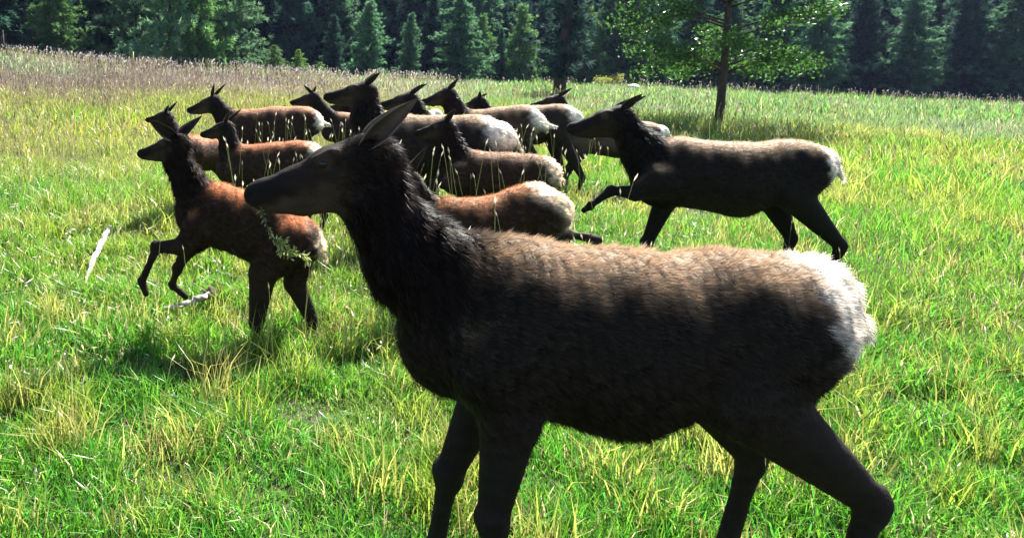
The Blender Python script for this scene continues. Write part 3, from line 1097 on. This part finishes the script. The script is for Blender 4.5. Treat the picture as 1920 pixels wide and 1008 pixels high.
        mixv = lambda A: A[t[:, 0]] * (1 - b1 - b2)[:, None] + A[t[:, 1]] * b1[:, None] + A[t[:, 2]] * b2[:, None]
        p0, n0, w0, c0 = mixv(V), mixv(N), mixv(wts), mixv(col)
        flow = np.array([-fwd + np.array((0, 0, -0.35)), ndir, -hu, (0, 0, -1.0), -hu, (0.4, 0, -0.9)])
        fd = w0 @ flow + r.normal(0, 0.22, (fur, 3))
        fd -= n0 * np.sum(fd * n0, 1)[:, None]
        fd /= np.linalg.norm(fd, axis=1)[:, None] + 1e-9
        cl = np.zeros(fur)
        for q_ in range(5):
            kv = r.normal(0, 1, 3)
            kv *= 1 / np.linalg.norm(kv) * r.uniform(45, 170)
            cl += np.sin(p0 @ kv + r.uniform(0, 6.28))
        cl = np.clip(cl / 2.2, -1, 1)
        lift = np.clip(r.uniform(0.10, 0.48, fur) + 0.28 * cl, 0.05, 0.85)
        ln = (w0 @ np.array((0.034, 0.046, 0.010, 0.012, 0.0, 0.040))) * r.uniform(0.6, 1.3, fur) * furlen * (0.6 + 0.4 * S)
        tip = p0 + (fd * np.sqrt(1 - lift ** 2)[:, None] + n0 * lift[:, None]) * ln[:, None]
        sdv = np.cross(fd, n0) * (np.clip(ln * 0.07, 0.0008, None) * math.sqrt(40000 / max(fur, 8000)) ** 0.7)[:, None]
        root = p0 - n0 * 0.003
        HV = np.stack([root - sdv, root + sdv, tip], 1).reshape(-1, 3)
        HT = np.arange(fur)[:, None] * 3 + np.array([[0, 1, 2]])
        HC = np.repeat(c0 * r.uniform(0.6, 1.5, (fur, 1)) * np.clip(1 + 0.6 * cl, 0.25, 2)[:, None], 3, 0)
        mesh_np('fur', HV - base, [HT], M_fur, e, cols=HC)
    tag(e, label, 'elk', group)
    return e


G_C, G_K = 'elk cows in the herd', 'elk calves in the herd'
# foreground cow
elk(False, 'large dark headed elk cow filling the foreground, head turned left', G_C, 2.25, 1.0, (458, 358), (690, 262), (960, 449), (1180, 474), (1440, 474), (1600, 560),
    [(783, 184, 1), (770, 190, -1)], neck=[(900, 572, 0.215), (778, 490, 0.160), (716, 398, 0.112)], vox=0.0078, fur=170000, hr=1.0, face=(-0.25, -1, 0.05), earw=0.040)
# prancing calf in front on the left
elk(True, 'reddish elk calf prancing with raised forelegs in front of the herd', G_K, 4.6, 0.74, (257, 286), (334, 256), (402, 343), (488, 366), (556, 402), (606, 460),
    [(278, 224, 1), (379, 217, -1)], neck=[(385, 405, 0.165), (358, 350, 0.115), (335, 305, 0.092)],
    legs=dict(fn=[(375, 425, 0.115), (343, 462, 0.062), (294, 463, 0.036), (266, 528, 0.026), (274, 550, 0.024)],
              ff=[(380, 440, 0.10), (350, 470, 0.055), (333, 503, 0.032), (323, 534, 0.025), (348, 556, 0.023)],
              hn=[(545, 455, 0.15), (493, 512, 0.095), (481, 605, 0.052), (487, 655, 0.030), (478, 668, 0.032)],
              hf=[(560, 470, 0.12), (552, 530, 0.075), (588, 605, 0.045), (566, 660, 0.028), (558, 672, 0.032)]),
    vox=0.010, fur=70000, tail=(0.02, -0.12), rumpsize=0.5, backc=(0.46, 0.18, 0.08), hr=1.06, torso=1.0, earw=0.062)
elk(True, 'elk calf with head just above the prancing calf, body behind it', G_K, 8.2, 0.74, (271, 223), (312, 212), (350, 254), (385, 251), (412, 256), (432, 275),
    [(317, 196, 1), (333, 190, -1)], dr=0.9, hr=1.08, fur=9000)
elk(True, 'calf facing left with pale orange rump behind the foreground muzzle', G_K, 7.3, 0.74, (374, 251), (424, 230), (452, 272), (520, 267), (570, 263), (607, 288),
    [(431, 208, 1), (453, 204, -1)], hr=1.05, fur=14000, vox=0.015)
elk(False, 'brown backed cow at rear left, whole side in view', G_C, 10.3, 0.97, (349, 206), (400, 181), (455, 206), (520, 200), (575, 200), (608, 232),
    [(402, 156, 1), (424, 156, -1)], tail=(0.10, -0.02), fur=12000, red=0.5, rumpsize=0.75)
elk(False, 'small headed elk looking left between brown backed cow and tall cow', G_C, 11.2, 0.88, (543, 191), (588, 175), (640, 211), (700, 212), (745, 213), (772, 230),
    [(569, 159, 1), (593, 160, -1)], fur=6000, red=0.4)
elk(False, 'mostly hidden elk whose dark brow shows under the tall cow chin', G_C, 12.6, 0.92, (610, 202), (648, 192), (690, 209), (750, 208), (800, 207), (831, 218),
    [(660, 180, 1), (668, 182, -1)], fur=4000)
elk(False, 'tall cow with highest raised head and thick dark neck', G_C, 7.0, 1.04, (606, 179), (688, 157), (748, 214), (835, 217), (905, 216), (970, 262),
    [(713, 136, 1), (703, 137, -1)], neck=[(715, 275, 0.24), (688, 222, 0.165)], dr=-0.25, fur=22000, vox=0.015, rumpsize=1.4)
elk(False, 'cow with back laid ears just right of the tall cow', G_C, 8.7, 0.97, (709, 195), (770, 176), (825, 222), (890, 224), (930, 226), (962, 250),
    [(794, 157, 1), (802, 156, -1)], fur=9000)
elk(False, 'cow with white streaked rump and long dark snout behind the middle calf', G_C, 9.4, 1.0, (788, 190), (840, 168), (892, 207), (940, 201), (985, 197), (1030, 238),
    [(860, 147, 1), (855, 160, -1)], fur=14000, dr=-0.2, rumpsize=1.3, tail=(0.11, 0.0))
elk(False, 'small dark head with two upright ears between cow backs', G_C, 10.6, 0.95, (864, 198), (899, 185), (940, 206), (1005, 198), (1056, 195), (1093, 222),
    [(900, 170, 1), (914, 175, -1)], fur=12000, rumpsize=1.25, dr=-0.2)
elk(False, 'rearmost cow on the right, head line just above pale backs', G_C, 11.6, 0.98, (993, 197), (1047, 179), (1092, 224), (1160, 228), (1215, 228), (1255, 250),
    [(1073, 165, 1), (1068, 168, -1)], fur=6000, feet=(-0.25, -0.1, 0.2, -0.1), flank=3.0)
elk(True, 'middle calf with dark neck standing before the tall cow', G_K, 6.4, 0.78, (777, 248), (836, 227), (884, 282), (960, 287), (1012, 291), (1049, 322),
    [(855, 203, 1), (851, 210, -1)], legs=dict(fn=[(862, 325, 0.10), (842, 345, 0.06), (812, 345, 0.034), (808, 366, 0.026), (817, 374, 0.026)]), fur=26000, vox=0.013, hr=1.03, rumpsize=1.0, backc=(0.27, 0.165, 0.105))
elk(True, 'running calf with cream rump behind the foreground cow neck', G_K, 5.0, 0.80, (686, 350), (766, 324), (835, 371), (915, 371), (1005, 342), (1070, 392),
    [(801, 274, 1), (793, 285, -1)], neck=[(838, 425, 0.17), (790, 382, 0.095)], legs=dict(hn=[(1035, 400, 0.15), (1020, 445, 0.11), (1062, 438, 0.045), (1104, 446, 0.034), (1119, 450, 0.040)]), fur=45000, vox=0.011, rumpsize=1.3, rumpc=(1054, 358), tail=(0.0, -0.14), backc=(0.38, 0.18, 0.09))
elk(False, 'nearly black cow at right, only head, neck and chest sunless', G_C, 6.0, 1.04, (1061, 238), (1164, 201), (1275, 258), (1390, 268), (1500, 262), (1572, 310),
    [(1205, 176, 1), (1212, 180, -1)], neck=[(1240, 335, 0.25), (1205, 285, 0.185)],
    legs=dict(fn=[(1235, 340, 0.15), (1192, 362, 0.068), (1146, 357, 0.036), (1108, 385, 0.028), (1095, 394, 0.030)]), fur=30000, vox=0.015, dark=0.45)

# ------------------------------------------------------------------ small things


def stick(name, pts, rad, mat, label, cat, k=8, rough=0.0):
    base = np.array(pts[0])
    if rough:
        r = np.random.default_rng(3)
        t0 = np.linspace(0, 1, len(pts))
        t1 = np.linspace(0, 1, 16)
        pts = np.stack([np.interp(t1, t0, np.array(pts)[:, i]) for i in range(3)], -1)
        pts[1:-1] += r.normal(0, rough, (14, 3))
        rad = np.interp(t1, t0, rad) * r.uniform(0.75, 1.2, 16)
    v, f = tubes([(pts, rad, k)])
    o = mesh_np(name, v - base, f, mat, smooth=True)
    o.location = [float(q) for q in base]
    tag(o, label, cat)
    return o


def gpt(px, Y, lift=0.03):
    X = float(W(px, 400, Y)[0])
    return (X, Y, float(terrain(X, Y)) + lift)


stick('dead_stick', [G(206, 443, 0.10), G(190, 478, 0.13), G(176, 510, 0.12), G(160, 552, 0.09)], (0.024, 0.033, 0.028, 0.010), M_deadwood,
      'bleached white dead stick lying in the green grass at left', 'stick', rough=0.004)
stick('fallen_branch', [G(306, 602, 0.10), G(338, 600, 0.12), G(372, 594, 0.13), G(402, 586, 0.16)], (0.014, 0.024, 0.028, 0.018), M_deadwood,
      'pale weathered branch on the ground under the prancing calf', 'branch', rough=0.01)
stick('bark_chunk', [G(374, 590, 0.12), G(392, 584, 0.17), G(414, 592, 0.08)], (0.018, 0.04, 0.018), M_debris,
      'dark knotted bark chunk beside the pale branch', 'bark', rough=0.012)
stick('tree_stump', [gpt(312, 57, -0.1), gpt(312, 57, 0.5), gpt(314, 57, 0.85)], (0.22, 0.16, 0.10), M_bark, 'small dark stump at the foot of the treeline', 'stump')
stick('yellow_stalk', [gpt(252, 52, 0), gpt(252, 52, 0.7), gpt(253, 52, 1.25)], (0.05, 0.09, 0.04), solid_material('mullein', (0.35, 0.33, 0.10), (0.5, 0.45, 0.15)),
      'single yellow flower stalk standing in the far meadow', 'plant')
stick('snag', [gpt(14, 58, -0.1), gpt(14, 58, 1.2), gpt(16, 58, 2.0)], (0.2, 0.15, 0.05), M_bark, 'grey broken snag at the far left treeline', 'snag')


def boulder(px, Y, s, label):
    r = np.random.default_rng(4)
    V, Q = ball((0, 0, 0), 1.0, 12)
    n = V / np.linalg.norm(V, axis=1)[:, None]
    ph = r.normal(0, 2.4, (10, 3))
    dsp = sum(np.sin(n @ p + i) for i, p in enumerate(ph)) / 10
    V = n * (1 + 0.35 * dsp)[:, None] * np.array(s)
    x, y, z = G(px, Y, 0.2)
    o = mesh_np('boulder', V, [Q], M_rock, smooth=True)
    o.location = (x, y, z)
    tag(o, label, 'rock')


boulder(1188, 168, (0.62, 0.5, 0.34), 'pale boulder in bright grass at the far right')


def sprig():
    """leafy stem hanging under the foreground muzzle"""
    Y = 2.22
    pts = [W(487, 385, Y), W(497, 415, Y), W(510, 445, Y - 0.02), W(535, 465, Y - 0.03), W(572, 480, Y - 0.04)]
    base = pts[0]
    e = empty('leafy_sprig', base)
    r = np.random.default_rng(8)
    seg = np.array(pts)
    twigs = [(pts, (0.003, 0.003, 0.0028, 0.002, 0.001), 5)]
    lines = [seg]
    for i in range(13):
        t = r.uniform(0.5, 1.0) * (len(seg) - 1)
        j = min(int(t), len(seg) - 2)
        p = seg[j] * (1 - (t - j)) + seg[j + 1] * (t - j)
        dv = nrm(nrm(seg[j + 1] - seg[j]) + r.normal(0, 0.55, 3)) * r.uniform(0.02, 0.052)
        ln = np.array([p, p + dv * 0.5 + r.normal(0, 0.004, 3), p + dv])
        lines.append(ln)
        twigs.append((ln, (0.0015, 0.0012, 0.0006), 4))
    v, f = tubes(twigs)
    mesh_np('stem', v - base, f, M_leaf, e, cols=np.full((len(v), 3), 0.1))
    allV, allT, allC = [], [], []
    n = 0
    for li, seg in enumerate(lines):
        for i in range(110 if li == 0 else 22):
            t = r.uniform(0.05, 1) * (len(seg) - 1)
            j = min(int(t), len(seg) - 2)
            p = seg[j] * (1 - (t - j)) + seg[j + 1] * (t - j)
            dr_ = nrm(nrm(seg[j + 1] - seg[j]) * 0.8 + r.normal(0, 0.6, 3))
            L = r.uniform(0.008, 0.024)
            sd = nrm(np.cross(dr_, r.normal(0, 1, 3))) * L * 0.14
            allV += [p, p + dr_ * L * 0.5 + sd, p + dr_ * L, p + dr_ * L * 0.5 - sd]
            allC += [np.array((0.40, 0.46, 0.16)) * r.uniform(0.6, 1.5)] * 4
            allT.append((n, n + 1, n + 2, n + 3))
            n += 4
    mesh_np('foliage', np.array(allV) - base, [np.array(allT)], M_leaf, e, cols=np.array(allC))
    tag(e, 'feathery green sprig hanging under the foreground cow muzzle', 'plant')


sprig()


# ------------------------------------------------------------------ lens haze
def haze():  # box of tinted volume added to imitate the bluish veil of the lens
    x0, x1, y0, y1, z0, z1 = -440.0, 540.0, -8.0, 440.0, -40.0, 210.0
    V = np.array([(x, y, z) for x in (x0, x1) for y in (y0, y1) for z in (z0, z1)])
    Q = np.array([(0, 1, 3, 2), (4, 6, 7, 5), (0, 4, 5, 1), (2, 3, 7, 6), (0, 2, 6, 4), (1, 5, 7, 3)])
    m, N, L = new_mat('lens_haze_volume')
    out = N.new('ShaderNodeOutputMaterial')
    v = N.new('ShaderNodeVolumePrincipled')
    v.inputs['Color'].default_value = (0.42, 0.50, 1.0, 1)
    v.inputs['Density'].default_value = 0.00011
    v.inputs['Anisotropy'].default_value = 0.3
    L.new(v.outputs[0], out.inputs['Volume'])
    o = mesh_np('haze', V, [Q], m)
    tag(o, 'thin bluish volume imitating lens haze between camera and wood', 'haze', None, 'stuff')


haze()
